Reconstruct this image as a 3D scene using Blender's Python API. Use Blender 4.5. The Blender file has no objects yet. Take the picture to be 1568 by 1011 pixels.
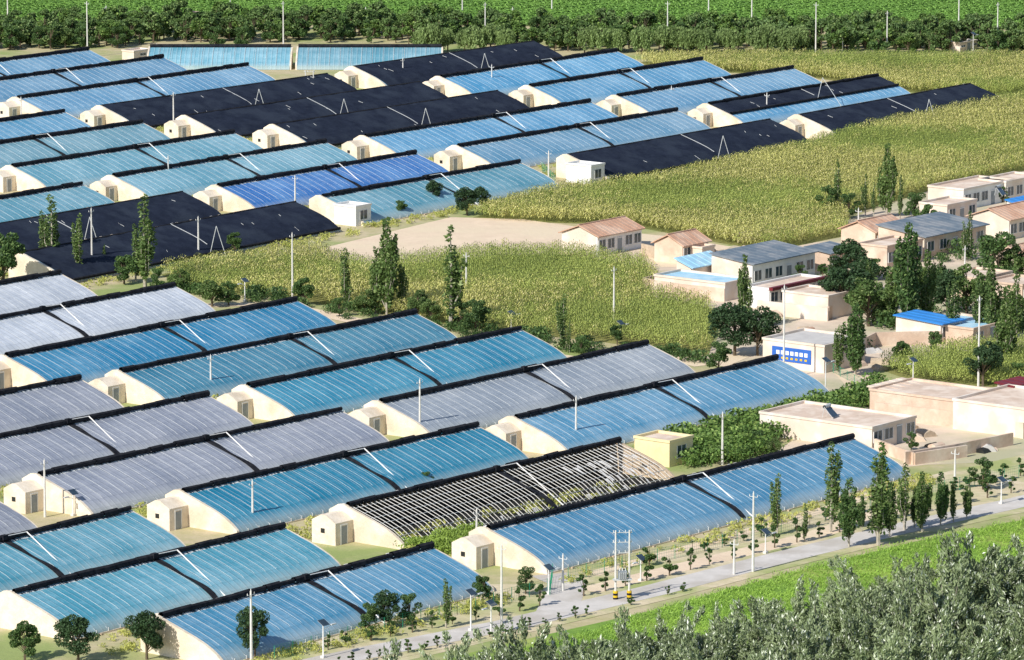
import bpy, math, random
import numpy as np
from mathutils import Vector, Matrix
random.seed(7); rng=np.random.default_rng(7)
sc=bpy.context.scene
# ------------------------------------------------------------------ survey
HC=115.0; F=8000.0; CX,CY=784.0,505.5; YH=-850.0
TH=math.atan((CY-YH)/F); ct,st=math.cos(TH),math.sin(TH)
def P(x,y,z=0.0):
    """site coordinates (metres) of a surveyed photo point lying at height z"""
    a=(x-CX)/F; b=-(y-CY)/F
    dy=ct+b*st; dz=b*ct-st
    t=(z-HC)/dz
    return Vector((a*t,dy*t,z))
def hgt(yb,yt):
    p=P(CX,yb)
    b=-(yt-CY)/F; dy=ct+b*st; dz=b*ct-st
    return HC+dz*p.y/dy
cam=bpy.data.cameras.new("camera"); co=bpy.data.objects.new("camera",cam); sc.collection.objects.link(co)
co.location=(0,0,HC); co.rotation_euler=(math.pi/2-TH,0,0)
cam.sensor_width=36; cam.lens=F/1568*36; cam.clip_start=1; cam.clip_end=20000
sc.camera=co
UA=math.radians(90-38.4)
U=Vector((math.cos(UA),math.sin(UA),0)); N=Vector((-math.sin(UA),math.cos(UA),0))
# ------------------------------------------------------------------ light
SEL=math.radians(38); SAZ=math.radians(42); sdir=Vector((-math.sin(SAZ)*math.cos(SEL),-math.cos(SAZ)*math.cos(SEL),math.sin(SEL)))
sun=bpy.data.lights.new("sun",'SUN'); sun.energy=5; sun.angle=math.radians(.5); sun.color=(1,.955,.88)
so=bpy.data.objects.new("sun",sun); sc.collection.objects.link(so); so.rotation_euler=sdir.to_track_quat('Z','Y').to_euler()
so.location=(0,0,300)
w=bpy.data.worlds.new("World"); sc.world=w; w.use_nodes=True
nt=w.node_tree; sky=nt.nodes.new('ShaderNodeTexSky'); sky.sky_type='NISHITA'; sky.sun_disc=False
sky.sun_elevation=SEL; sky.sun_rotation=math.atan2(sdir.x,sdir.y); sky.altitude=1100; sky.dust_density=1.5
bg=nt.nodes['Background']; bg.inputs[1].default_value=.13; nt.links.new(sky.outputs[0],bg.inputs[0])
sc.view_settings.view_transform='Standard'; sc.view_settings.look='None'; sc.view_settings.exposure=0
# ------------------------------------------------------------------ materials
class NB:
    def __init__(s,name):
        s.m=bpy.data.materials.new(name); s.m.use_nodes=True; s.t=s.m.node_tree; s.b=s.t.nodes['Principled BSDF']; s.o=s.t.nodes['Material Output']
    def n(s,k,**kw):
        x=s.t.nodes.new(k)
        for a,v in kw.items(): setattr(x,a,v)
        return x
    def l(s,a,b): s.t.links.new(a,b)
    def put(s,inp,v):
        if isinstance(v,(int,float)): inp.default_value=v
        elif isinstance(v,(tuple,list)): inp.default_value=(*v,1) if len(v)==3 and inp.type=='RGBA' else v
        else: s.l(v,inp)
    def M(s,op,a,b=0.0,c=0.0):
        x=s.n('ShaderNodeMath',operation=op); s.put(x.inputs[0],a); s.put(x.inputs[1],b)
        if op in('MULTIPLY_ADD','SMOOTH_MIN'): s.put(x.inputs[2],c)
        return x.outputs[0]
    def mix(s,f,a,b):
        x=s.n('ShaderNodeMix',data_type='RGBA'); s.put(x.inputs[0],f); s.put(x.inputs[6],a); s.put(x.inputs[7],b); return x.outputs[2]
    def mr(s,v,a,b,c=0.,d=1.):
        x=s.n('ShaderNodeMapRange'); s.put(x.inputs[0],v)
        for i,q in enumerate((a,b,c,d)): s.put(x.inputs[i+1],q)
        return x.outputs[0]
    def noise(s,vec,scale,det=3,rough=.55):
        x=s.n('ShaderNodeTexNoise'); x.inputs['Scale'].default_value=scale; x.inputs['Detail'].default_value=det; x.inputs['Roughness'].default_value=rough
        if vec is not None: s.l(vec,x.inputs['Vector'])
        return x.outputs[0]
    def pos(s): return s.n('ShaderNodeNewGeometry').outputs['Position']
    def mapv(s,vec,scale=(1,1,1),rot=(0,0,0)):
        x=s.n('ShaderNodeMapping'); s.l(vec,x.inputs[0]); x.inputs['Scale'].default_value=scale; x.inputs['Rotation'].default_value=rot; return x.outputs[0]
    def bump(s,h,st_=.3,d=.1):
        x=s.n('ShaderNodeBump'); x.inputs['Strength'].default_value=st_; x.inputs['Distance'].default_value=d; s.l(h,x.inputs['Height']); s.l(x.outputs[0],s.b.inputs['Normal'])
def mat(name,c1,c2=None,scale=.5,rough=.85,c3=None,scale3=.05,bump=0,spec=.3,metal=0):
    k=NB(name); p=k.pos(); c2=c2 or tuple(v*.75 for v in c1)
    n=k.noise(p,scale,5,.65); col=k.mix(k.mr(n,.35,.65),c1,c2)
    if c3: col=k.mix(k.mr(k.noise(p,scale3,4),.45,.62),col,c3)
    k.put(k.b.inputs['Base Color'],col); k.b.inputs['Roughness'].default_value=rough
    k.b.inputs['Specular IOR Level'].default_value=spec; k.b.inputs['Metallic'].default_value=metal
    if bump: k.bump(k.noise(p,scale*3,4),bump,.2)
    return k.m
def leafmat(name,dark,light,trans=.25,hi=None,rough=.6,spec=.3,big=.15,hf=.86):
    k=NB(name); g=k.n('ShaderNodeNewGeometry'); r=g.outputs['Random Per Island']
    oi=k.n('ShaderNodeObjectInfo').outputs['Random']
    col=k.mix(k.M('MULTIPLY_ADD',r,.7,k.M('MULTIPLY',oi,.3)),dark,light)
    if hi: col=k.mix(k.mr(r,hf,hf+.05),col,hi)
    n=k.noise(g.outputs['Position'],big,3); col=k.mix(k.mr(n,.4,.7,0,.45),col,tuple(min(.9,c*1.3) for c in light))
    k.put(k.b.inputs['Base Color'],col); k.b.inputs['Roughness'].default_value=rough; k.b.inputs['Specular IOR Level'].default_value=spec
    if trans>0:
        t=k.n('ShaderNodeBsdfTranslucent'); k.l(col,t.inputs[0]); ms=k.n('ShaderNodeMixShader'); ms.inputs[0].default_value=trans
        k.l(k.b.outputs[0],ms.inputs[1]); k.l(t.outputs[0],ms.inputs[2]); k.l(ms.outputs[0],k.o.inputs[0])
    return k.m
def filmmat(name,c,light,amt=.5,rough=.32):
    k=NB(name); uv=k.n('ShaderNodeUVMap').outputs[0]; sep=k.n('ShaderNodeSeparateXYZ'); k.l(uv,sep.inputs[0]); u,v=sep.outputs[0],sep.outputs[1]
    p=k.pos()
    big=k.noise(p,.10,6,.65)  # cloud and sky reflections painted into the film colour as broad pale patches
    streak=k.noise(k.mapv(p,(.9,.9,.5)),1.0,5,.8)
    fine=k.noise(k.mapv(uv,(6,.5,1)),1.0,3,.7)
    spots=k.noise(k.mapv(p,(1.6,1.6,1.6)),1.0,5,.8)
    panel=k.n('ShaderNodeTexWhiteNoise',noise_dimensions='1D'); k.l(k.M('FLOOR',k.M('DIVIDE',u,3.4)),panel.inputs['W'])
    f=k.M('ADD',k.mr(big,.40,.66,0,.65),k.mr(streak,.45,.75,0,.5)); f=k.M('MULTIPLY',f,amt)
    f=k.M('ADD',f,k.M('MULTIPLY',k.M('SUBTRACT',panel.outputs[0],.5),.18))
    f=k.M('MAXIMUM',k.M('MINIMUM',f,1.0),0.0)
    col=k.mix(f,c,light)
    col=k.mix(k.mr(fine,.35,.5,.25,0),col,tuple(q*.6 for q in c))
    oi=k.n('ShaderNodeObjectInfo').outputs['Random']
    hs=k.n('ShaderNodeHueSaturation'); k.l(col,hs.inputs['Color']); k.put(hs.inputs['Value'],k.mr(oi,0,1,.9,1.1)); k.put(hs.inputs['Saturation'],k.mr(k.M('FRACT',k.M('MULTIPLY',oi,7.3)),0,1,.9,1.12)); col=hs.outputs[0]
    fr=k.M('FRACT',k.M('DIVIDE',u,.85)); rope=k.M('LESS_THAN',fr,.12); rope_shade=k.M('MULTIPLY',k.M('GREATER_THAN',fr,.12),k.M('LESS_THAN',fr,.34))
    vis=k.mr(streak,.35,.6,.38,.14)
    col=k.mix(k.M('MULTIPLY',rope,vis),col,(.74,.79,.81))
    col=k.mix(k.M('MULTIPLY',rope_shade,.28),col,tuple(q*.45 for q in c))  # rope shadow painted as a darker band along one side of each rope
    fr2=k.M('FRACT',k.M('DIVIDE',v,1.4)); pur=k.M('LESS_THAN',fr2,.05); col=k.mix(k.M('MULTIPLY',pur,.3),col,tuple(q*.4 for q in c))
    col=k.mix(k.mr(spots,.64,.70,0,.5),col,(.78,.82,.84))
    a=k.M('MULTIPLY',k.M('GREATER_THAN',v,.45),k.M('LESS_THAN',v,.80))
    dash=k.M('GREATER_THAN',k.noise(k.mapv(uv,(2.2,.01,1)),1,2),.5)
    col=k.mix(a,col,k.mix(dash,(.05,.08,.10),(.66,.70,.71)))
    col=k.mix(k.mr(v,7.2,9.0,0,.5),col,(.60,.62,.57))
    k.put(k.b.inputs['Base Color'],col); k.put(k.b.inputs['Roughness'],k.mr(big,.35,.65,rough,rough+.2))
    k.b.inputs['Specular IOR Level'].default_value=.5
    h=k.M('ADD',k.M('MULTIPLY',fine,.4),k.M('ADD',k.noise(p,.9,3),k.M('MULTIPLY',rope,.25)))
    k.bump(h,.3,.1)
    return k.m
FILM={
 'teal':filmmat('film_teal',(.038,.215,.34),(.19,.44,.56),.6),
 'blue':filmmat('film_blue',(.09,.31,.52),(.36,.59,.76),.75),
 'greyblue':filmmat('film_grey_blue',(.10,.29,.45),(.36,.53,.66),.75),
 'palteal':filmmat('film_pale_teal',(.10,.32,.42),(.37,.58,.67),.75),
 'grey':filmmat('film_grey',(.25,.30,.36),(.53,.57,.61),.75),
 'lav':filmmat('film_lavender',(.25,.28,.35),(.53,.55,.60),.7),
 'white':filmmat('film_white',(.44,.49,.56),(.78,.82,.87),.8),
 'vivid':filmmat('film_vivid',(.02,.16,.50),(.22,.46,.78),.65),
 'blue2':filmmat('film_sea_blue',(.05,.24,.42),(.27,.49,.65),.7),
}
m_cream=mat('cream_render',(.86,.76,.62),(.76,.66,.52),1.2,.9,(.66,.56,.43),.35,.2)
m_mud=mat('mud_wall',(.55,.44,.32),(.42,.33,.24),1.0,.95,bump=.4)
m_quilt=mat('quilt_black',(.010,.015,.030),(.018,.025,.045),.6,.9,(.026,.035,.055),.25,.2,.15)
m_roll=mat('quilt_roll',(.008,.009,.014),(.03,.031,.036),1.5,.9,spec=.15)
m_conc=mat('pole_concrete',(.74,.72,.68),(.62,.60,.56),2,.8)
m_white=mat('white_paint',(.82,.81,.78),(.72,.71,.68),.8,.7)
m_metal=mat('galvanised_metal',(.60,.62,.62),(.5,.52,.52),2,.5)
m_dark=mat('dark_opening',(.03,.032,.03),(.015,.015,.014),1,.8)
m_door=mat('door_grey',(.30,.33,.35),(.22,.25,.27),1,.6)
m_glass=mat('window_glass',(.05,.08,.11),(.03,.05,.07),1,.12,spec=.7)
m_tile=mat('tile_terracotta',(.58,.36,.25),(.48,.29,.20),.8,.85,(.62,.44,.33),.3,.3)
m_roofg=mat('roof_slate_blue',(.17,.21,.25),(.12,.16,.20),.6,.6,(.26,.28,.30),.4)
m_roofb=mat('roof_pale_blue',(.38,.64,.80),(.33,.58,.75),.5,.5,(.52,.72,.82),.4)
m_roofB=mat('roof_blue',(.05,.28,.68),(.04,.22,.58),.5,.45)
m_roofp=mat('roof_earth',(.70,.55,.44),(.58,.45,.35),.6,.9,(.78,.66,.55),.4)
m_roofc=mat('roof_concrete',(.60,.58,.55),(.50,.48,.46),.6,.9)
m_red=mat('red_metal',(.20,.025,.03),(.15,.02,.03),1,.5)
m_adobe=mat('adobe_wall',(.66,.50,.38),(.55,.41,.31),.8,.95,(.72,.60,.48),.3,.2)
m_pink=mat('plaster_pale',(.74,.62,.51),(.64,.54,.44),.8,.9,(.80,.72,.64),.4)
m_yellow=mat('plaster_yellow',(.84,.72,.42),(.76,.64,.36),1,.9)
m_sign=mat('sign_blue',(.04,.14,.50),(.03,.12,.45),1,.5)
m_bark=mat('bark',(.16,.12,.08),(.10,.08,.05),3,.95)
m_barkw=mat('bark_pale',(.50,.46,.38),(.32,.28,.22),3,.9)
m_fence=mat('fence_green',(.03,.30,.17),(.02,.24,.13),2,.5)
m_yb=mat('yellow_paint',(.75,.50,.02),(.65,.42,.02),2,.6)
L_pop=leafmat('leaves_poplar',(.040,.085,.026),(.15,.23,.06),.25,(.34,.42,.17))
L_rnd=leafmat('leaves_broadleaf',(.026,.062,.020),(.10,.18,.05),.2,(.20,.29,.09))
L_mid=leafmat('leaves_midgreen',(.045,.10,.022),(.15,.25,.055),.15,(.28,.38,.10))
L_belt=leafmat('leaves_belt',(.035,.075,.022),(.13,.21,.06),0,(.26,.34,.12),big=.08)
L_dark=leafmat('leaves_dark',(.016,.042,.018),(.055,.105,.038),.15)
L_wil=leafmat('leaves_willow',(.10,.16,.05),(.27,.37,.13),.2)
L_shr=leafmat('leaves_shrub',(.10,.18,.03),(.32,.44,.08),.2)
L_weed=leafmat('leaves_weed',(.24,.29,.06),(.56,.55,.16),.15)
L_corn=leafmat('corn_leaves',(.32,.335,.08),(.60,.575,.20),0,(.76,.67,.34),big=.06)
L_corn2=leafmat('corn_leaves_young',(.21,.28,.055),(.46,.51,.14),0,big=.06)
L_sil=leafmat('leaves_silver',(.05,.085,.03),(.31,.38,.19),0,(.84,.88,.74),.5,.4,.12,.89)
L_grass=leafmat('grass_blades',(.13,.27,.035),(.33,.50,.08),0,big=.08)
L_vine=leafmat('leaves_crop',(.075,.18,.03),(.20,.36,.07),0)
# ------------------------------------------------------------------ mesh helper
class MB:
    def __init__(s): s.v=[];s.f=[];s.m=[];s.mats=[]
    def mi(s,m):
        if m not in s.mats: s.mats.append(m)
        return s.mats.index(m)
    def face(s,pts,m):
        b=len(s.v); s.v+= [tuple(p) for p in pts]; s.f.append(tuple(range(b,b+len(pts)))); s.m.append(s.mi(m))
    def box(s,x0,x1,y0,y1,z0,z1,m):
        b=len(s.v); s.v+=[(x,y,z) for z in(z0,z1) for x,y in((x0,y0),(x1,y0),(x1,y1),(x0,y1))]
        for q in((3,2,1,0),(4,5,6,7),(0,1,5,4),(1,2,6,5),(2,3,7,6),(3,0,4,7)): s.f.append(tuple(b+i for i in q)); s.m.append(s.mi(m))
    def tube(s,p,q,r0,r1,m,n=6,cap=True):
        p=Vector(p);q=Vector(q);d=(q-p)
        if d.length<1e-6:return
        d.normalize(); a=d.orthogonal().normalized(); c=d.cross(a); b=len(s.v)
        for o,r in((p,r0),(q,r1)):
            for i in range(n):
                t=2*math.pi*i/n; s.v.append(tuple(o+a*(math.cos(t)*r)+c*(math.sin(t)*r)))
        k=s.mi(m)
        for i in range(n): j=(i+1)%n; s.f.append((b+i,b+j,b+n+j,b+n+i)); s.m.append(k)
        if cap: s.f.append(tuple(b+n+i for i in range(n))); s.m.append(k)
    def prism(s,prof,x0,x1,m):
        n=len(prof); b=len(s.v); s.v+=[(x0,y,z) for y,z in prof]+[(x1,y,z) for y,z in prof]; k=s.mi(m)
        s.f.append(tuple(b+i for i in range(n))); s.m.append(k); s.f.append(tuple(b+n+i for i in reversed(range(n)))); s.m.append(k)
        for i in range(n): j=(i+1)%n; s.f.append((b+j,b+i,b+n+i,b+n+j)); s.m.append(k)
    def mesh(s,name):
        me=bpy.data.meshes.new(name); me.from_pydata(s.v,[],s.f)
        for m in s.mats: me.materials.append(m)
        me.polygons.foreach_set('material_index',s.m); me.update(); return me
    def obj(s,name,parent=None,loc=None,rot=0):
        o=bpy.data.objects.new(name,s.mesh(name)); sc.collection.objects.link(o)
        if parent: o.parent=parent
        if loc is not None: o.location=loc; o.rotation_euler=(0,0,rot)
        return o
def empty(name,loc,rot):
    e=bpy.data.objects.new(name,None); sc.collection.objects.link(e); e.location=loc; e.rotation_euler=(0,0,rot); e.empty_display_size=.5; return e
def addobj(name,me,loc,rot=0,scale=(1,1,1),parent=None):
    o=bpy.data.objects.new(name,me); sc.collection.objects.link(o); o.location=loc; o.rotation_euler=(0,0,rot); o.scale=scale
    if parent:o.parent=parent
    return o
# ------------------------------------------------------------------ ground sheets
def sheet(name,pts,z,m):
    b=MB(); b.face([P(x,y).xy.to_3d()+Vector((0,0,z)) for x,y in pts],m); return b.obj(name)
def gm(name,a,b,c,s=.25,s3=.03,bump=.4):
    return mat(name,a,b,s,.95,c,s3,bump)
m_g=gm('ground_soil_grass',(.56,.47,.31),(.44,.40,.20),(.29,.35,.12),.35,.07)
bb=MB(); bb.face([(-9000,-500,0),(9000,-500,0),(9000,14000,0),(-9000,14000,0)],m_g); bb.obj('ground')
m_tan=gm('bare_soil',(.80,.64,.47),(.70,.55,.40),(.75,.62,.44),.3,.08)
m_cornsoil=gm('corn_soil',(.24,.25,.07),(.18,.20,.06),(.28,.27,.09))
m_grs=gm('grass_ground',(.22,.36,.06),(.15,.27,.04),(.38,.43,.12),.5,.06)
m_yard=gm('village_yard',(.72,.59,.46),(.62,.51,.40),(.46,.44,.28),.3,.06)
m_far=gm('far_crop',(.12,.24,.045),(.09,.19,.03),(.17,.29,.07),.2,.03)
m_road=mat('road_concrete',(.66,.62,.58),(.56,.53,.49),.5,.9,(.50,.46,.41),.2)
m_verge=gm('verge',(.70,.59,.42),(.52,.46,.27),(.36,.40,.15),.4,.12)
POLY={
 'left':[(245,420),(480,392),(560,414),(640,404),(760,392),(870,392),(985,408),(1010,440),(985,452),(1080,470),(1100,500),(1085,545),(930,525),(700,500),(420,455),(300,450)],
 'mid':[(722,334),(840,302),(1000,284),(1150,250),(1230,232),(1300,210),(1560,155),(1700,130),(1700,235),(1430,290),(1300,330),(1295,362),(1180,385),(1100,372),(960,345),(800,340)],
 'far':[(975,96),(1120,92),(1568,94),(1700,94),(1700,120),(1540,148),(1400,142),(1250,120),(1130,112),(1020,108)],
 'se':[(1345,565),(1470,540),(1640,528),(1640,600),(1500,592),(1400,585)],
}
for k in POLY: sheet('cornfield_soil',POLY[k],.02,m_cornsoil)
sheet('bare_soil_patch',[(465,388),(520,374),(690,333),(800,336),(900,350),(1020,362),(1120,378),(1060,410),(985,409),(870,391),(760,391),(640,403),(560,413),(480,391)],.03,m_tan)
sheet('village_ground',[(985,400),(1130,375),(1300,362),(1300,335),(1430,290),(1700,235),(1700,530),(1340,556),(1330,600),(1260,600),(1080,548),(1110,500),(1080,470),(980,452)],.012,m_yard)
sheet('courtyard_ground',[(1190,690),(1330,600),(1350,590),(1700,570),(1700,700),(1420,712),(1390,715)],.014,m_yard)
sheet('far_field',[(-600,38),(2100,38),(2100,-260),(-600,-260)],.02,m_far)
sheet('far_soil_track',[(-200,36),(120,24),(330,18),(330,26),(180,36),(-200,50)],.04,m_tan)
sheet('roadside_ground',[(230,1020),(735,895),(840,895),(1395,735),(1750,655),(1750,720),(1568,785),(1200,865),(780,975),(420,1060)],.016,m_verge)
sheet('grass_field',[(300,1120),(560,1040),(780,985),(1000,935),(1200,880),(1400,830),(1568,796),(1900,730),(1900,1300),(300,1400)],.02,m_grs)
def strip(name,pts,wd,z,m):
    c=[P(x,y) for x,y in pts]; b=MB(); L=[];R=[]
    for i,p in enumerate(c):
        d=(c[min(i+1,len(c)-1)]-c[max(i-1,0)]); d.z=0; d.normalize(); n=Vector((-d.y,d.x,0)); L.append(p+n*wd/2+Vector((0,0,z))); R.append(p-n*wd/2+Vector((0,0,z)))
    for i in range(len(c)-1): b.face([R[i],R[i+1],L[i+1],L[i]],m)
    return b.obj(name)
ROAD=[(300,1058),(420,1030),(560,1000),(780,957),(1000,905),(1200,853),(1400,805),(1568,768),(1800,712)]
strip('road_verge',ROAD,7.6,.03,m_verge)
strip('road',ROAD,4.2,.045,m_road)
strip('side_road',[(850,940),(862,915),(868,893),(840,880)],4,.04,m_road)
strip('village_road',[(1090,560),(1200,520),(1290,560),(1330,600)],4,.035,m_tan)
strip('dirt_track',[(900,905),(1060,865),(1240,822),(1400,770)],3,.036,m_tan)
strip('dirt_track',[(905,880),(1060,838),(1230,790),(1380,745)],2,.037,m_tan)
strip('field_path',[(250,470),(420,465),(700,525),(880,550),(1020,545),(1080,560)],3.4,.036,m_tan)
# ------------------------------------------------------------------ instancing
def inpoly(x,y,poly):
    ins=np.zeros(len(x),bool); j=len(poly)-1
    for i in range(len(poly)):
        xi,yi=poly[i];xj,yj=poly[j]
        c=((yi>y)!=(yj>y))&(x<(xj-xi)*(y-yi)/(yj-yi+1e-12)+xi); ins^=c; j=i
    return ins
def rows(pp,du,dv,jit=.15,ang=UA,keep=1.0,world=False):
    W=pp if world else [tuple(P(x,y).xy) for x,y in pp]
    a=np.array(W); c,s=math.cos(ang),math.sin(ang)
    uu=a[:,0]*c+a[:,1]*s; vv=-a[:,0]*s+a[:,1]*c
    gu,gv=np.meshgrid(np.arange(uu.min(),uu.max(),du),np.arange(vv.min(),vv.max(),dv)); gu=gu.ravel();gv=gv.ravel()
    gu=gu+rng.uniform(-.5,.5,len(gu))*du*min(1,jit*4); gv=gv+rng.uniform(-1,1,len(gv))*jit*dv
    x=gu*c-gv*s; y=gu*s+gv*c
    k=inpoly(x,y,W)&(rng.random(len(x))<keep)
    return np.stack([x[k],y[k]],1)
def instancer(name,pts,child,smin,smax,ang=None,z=0,parent=None):
    n=len(pts)
    if ang is None: th=rng.uniform(0,2*math.pi,n)
    else: th=ang+rng.normal(0,.12,n)+math.pi*rng.integers(0,2,n)
    s=rng.uniform(smin,smax,n)
    c,sn=np.cos(th)*s/2,np.sin(th)*s/2
    V=np.zeros((n,4,3)); V[:,:,2]=z
    for i,(a,b) in enumerate(((-1,-1),(1,-1),(1,1),(-1,1))):
        V[:,i,0]=pts[:,0]+a*c-b*sn; V[:,i,1]=pts[:,1]+a*sn+b*c
    me=bpy.data.meshes.new(name); me.from_pydata(V.reshape(-1,3).tolist(),[],np.arange(n*4).reshape(n,4).tolist())
    o=bpy.data.objects.new(name,me); sc.collection.objects.link(o)
    if parent:o.parent=parent
    ch=bpy.data.objects.new(child.name,child); sc.collection.objects.link(ch); ch.parent=o
    o.instance_type='FACES'; o.use_instance_faces_scale=True; o.instance_faces_scale=1; o.show_instancer_for_render=False; o.show_instancer_for_viewport=False
    return o
# ------------------------------------------------------------------ foliage builders
def leaves(C,size,aspect=.6,up=0.0,dirs=None):
    n=len(C); a=rng.normal(size=(n,3)) if dirs is None else dirs+rng.normal(size=(n,3))*.35
    a[:,2]+=up; a/=np.linalg.norm(a,axis=1,keepdims=True)
    b=np.cross(a,rng.normal(size=(n,3))); b/=np.linalg.norm(b,axis=1,keepdims=True)
    s=(size*rng.uniform(.6,1.4,n))[:,None]; a=a*s*.5; b=b*s*.5*aspect
    return np.stack([C-a,C+b*.9-a*.1,C+a,C-b*.9-a*.1],1)
def tree_mesh(name,tubes,C,size,aspect,lm,bm,up=0,dirs=None):
    b=MB()
    for t in tubes: b.tube(*t,bm,5,False)
    nv=len(b.v); Q=leaves(C,size,aspect,up,dirs); n=len(Q)
    V=b.v+[tuple(x) for x in Q.reshape(-1,3).tolist()]; Fc=b.f+(np.arange(n*4).reshape(n,4)+nv).tolist()
    me=bpy.data.meshes.new(name); me.from_pydata(V,[],Fc); me.materials.append(bm); me.materials.append(lm)
    me.polygons.foreach_set('material_index',[0]*len(b.f)+[1]*n); me.update(); return me
def shell(c,r,rz,n):
    d=rng.normal(size=(n,3)); d/=np.linalg.norm(d,axis=1,keepdims=True)
    q=d*(rng.uniform(.35,1,n)**.45)[:,None]; q[:,0]*=r;q[:,1]*=r;q[:,2]*=rz
    return q+np.array(c)
def poplar(i,lm,bm,rm=.9,npl=7,ls=.32):
    C=[];T=[((0,0,0),(.05,.05,5),.15,.09),((.05,.05,5),(0,0,9.4),.09,.02)]
    for k in range(npl):
        an=random.uniform(0,6.28); off=0 if k==0 else rm*random.uniform(.3,.9); cx,cy=math.cos(an)*off,math.sin(an)*off
        top=9.9 if k==0 else random.uniform(5.0,9.2); bot=random.uniform(1.0,3.0) if k else 1.6
        m=int((top-bot)/.6)
        for j in range(m):
            if random.random()<.06: continue
            t=(j+.5)/m; z=bot+(top-bot)*t; r=rm*(.62 if k==0 else .44)*(math.sin(math.pi*(.14+.78*t))**.6)*random.uniform(.6,1.2)
            C.append(shell((cx*(.6+.5*t)+random.uniform(-.15,.15),cy*(.6+.5*t)+random.uniform(-.15,.15),z),r,random.uniform(.45,.8),int(24+130*r*r)))
        T.append(((0,0,max(.5,bot-1.0)),(cx,cy,bot+1),.06,.04)); T.append(((cx,cy,bot+1),(cx*1.1,cy*1.1,top-.5),.04,.01))
    return tree_mesh('poplar_%s'%i,T,np.concatenate(C),ls,.6,lm,bm,.5)
def broad(i,lm,bm,w=.55,n=4200,ls=.5,nb=20,low=.25):
    C=[];T=[((0,0,0),(.1,0,3.5),.32,.2),((.1,0,3.5),(0,.1,7),.2,.06)]
    R=10*w
    for k in range(nb):
        an=random.uniform(0,6.28); t=random.random(); z=10*(low+ (0.88-low)*t); rr=R*math.sqrt(max(.05,1-((t-.4)/.72)**2))
        off=rr*random.uniform(.25,.8); r=random.uniform(.15,.38)*R
        c=(math.cos(an)*off,math.sin(an)*off,z); C.append(shell(c,r,r*random.uniform(.65,.95),int(n/nb*(r/(.28*R))**2)))
        T.append(((0,0,z*.45),c,.10,.03))
    return tree_mesh('broadleaf_%s'%i,T,np.concatenate(C),ls,.7,lm,bm)
def willow(i,lm):
    C=[];D=[];T=[((0,0,0),(0,.1,4.5),.3,.18)]
    for k in range(26):
        an=random.uniform(0,6.28); off=random.uniform(.6,3.0); top=9.6-off*.7+random.uniform(-.8,.4); ln=random.uniform(3,6); cx,cy=math.cos(an)*off,math.sin(an)*off
        m=110; q=rng.normal(size=(m,3))*.42; q[:,2]=-rng.random(m)**.8*ln; q+=np.array((cx,cy,top)); C.append(q); D.append(np.tile([.1,.1,-1.],(m,1)))
        T.append(((0,0,4),(cx,cy,top-.5),.1,.03))
    return tree_mesh('willow_%s'%i,T,np.concatenate(C),.85,.4,lm,m_bark,0,np.concatenate(D))
def silver(i):
    # wind-tossed crown: heavy plumes, each a dense feathery mass with gaps between
    C=[];D=[];T=[((0,0,0),(.1,0,4),.25,.15)]
    for k in range(17):
        an=random.uniform(0,6.28); el=random.uniform(.3,1.4); ln=random.uniform(3.0,6.6)
        d=np.array((math.cos(an)*math.cos(el),math.sin(an)*math.cos(el),math.sin(el))); s0=np.array((0,0,random.uniform(1.5,3.5)))
        T.append((tuple(s0),tuple(s0+d*ln*.9),.05,.012))
        for j in range(15):
            t0=random.uniform(.25,1); c=s0+d*ln*t0+rng.normal(size=3)*.38*(1.2-t0); dd=d+rng.normal(size=3)*.35; dd[2]+=.25; dd/=np.linalg.norm(dd); l2=random.uniform(.6,1.2)
            m=36; t=rng.uniform(0,1,m)[:,None]; q=c+dd*l2*t+rng.normal(size=(m,3))*.20*(1.25-t); C.append(q); D.append(np.tile(dd,(m,1)))
    return tree_mesh('silver_tree_%s'%i,T,np.concatenate(C),.40,.34,L_sil,m_barkw,.05,np.concatenate(D))
def corn(i,lm):
    b=MB()
    for p in range(4):
        x=-.5+p*.33+random.uniform(-.08,.08); y=random.uniform(-.1,.1); h=random.uniform(1.75,2.25)
        b.face([(x-.02,y,0),(x+.02,y,0),(x+.015,y,h),(x-.015,y,h)],lm)
        for l in range(7):
            an=random.uniform(0,6.28); z=h*(.34+.1*l); ln=random.uniform(.4,.7); dx,dy=math.cos(an)*ln,math.sin(an)*ln; wx,wy=-math.sin(an)*.065,math.cos(an)*.065
            a=(x,y,z);m1=(x+dx*.5+wx,y+dy*.5+wy,z+.2);m2=(x+dx*.5-wx,y+dy*.5-wy,z+.2);e=(x+dx,y+dy,z+random.uniform(-.15,.15)); b.face([a,m1,e,m2],lm)
        b.face([(x-.04,y,h),(x+.04,y+.03,h),(x+.07,y,h+.25),(x-.05,y,h+.28)],lm)
    return b.mesh('corn_clump_%s'%i)
def tuft(name,lm,n,h,r,size,asp=.3,up=1.2):
    C=rng.normal(size=(n,3))*r*.45; C[:,2]=rng.uniform(.05,1,n)**.8*h*(1-.35*np.minimum(1,(C[:,0]**2+C[:,1]**2)/r**2))
    return tree_mesh(name,[],C,size,asp,lm,lm,up)
POP=[poplar(i,L_pop,m_barkw,random.uniform(.75,1.0),random.choice([5,6,7])) for i in range(6)]
POPW=[poplar('w%d'%i,L_pop if i%2 else L_rnd,m_barkw,1.5,10,.40) for i in range(4)]
BRD=[broad(i,[L_rnd,L_dark,L_rnd,L_pop][i],m_bark,[.45,.5,.4,.42][i],4200,.48) for i in range(4)]
BLT=[broad('belt%d'%i,[L_belt,L_belt,L_mid,L_rnd][i],m_bark,[.42,.36,.45,.4][i],1300,.85,14,.15) for i in range(4)]
SAP=[broad('sap%d'%i,L_rnd,m_bark,.26,1100,.75,10,.2) for i in range(3)]
WIL=[willow(i,L_wil) for i in range(2)]
SIL=[silver(i) for i in range(6)]
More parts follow.
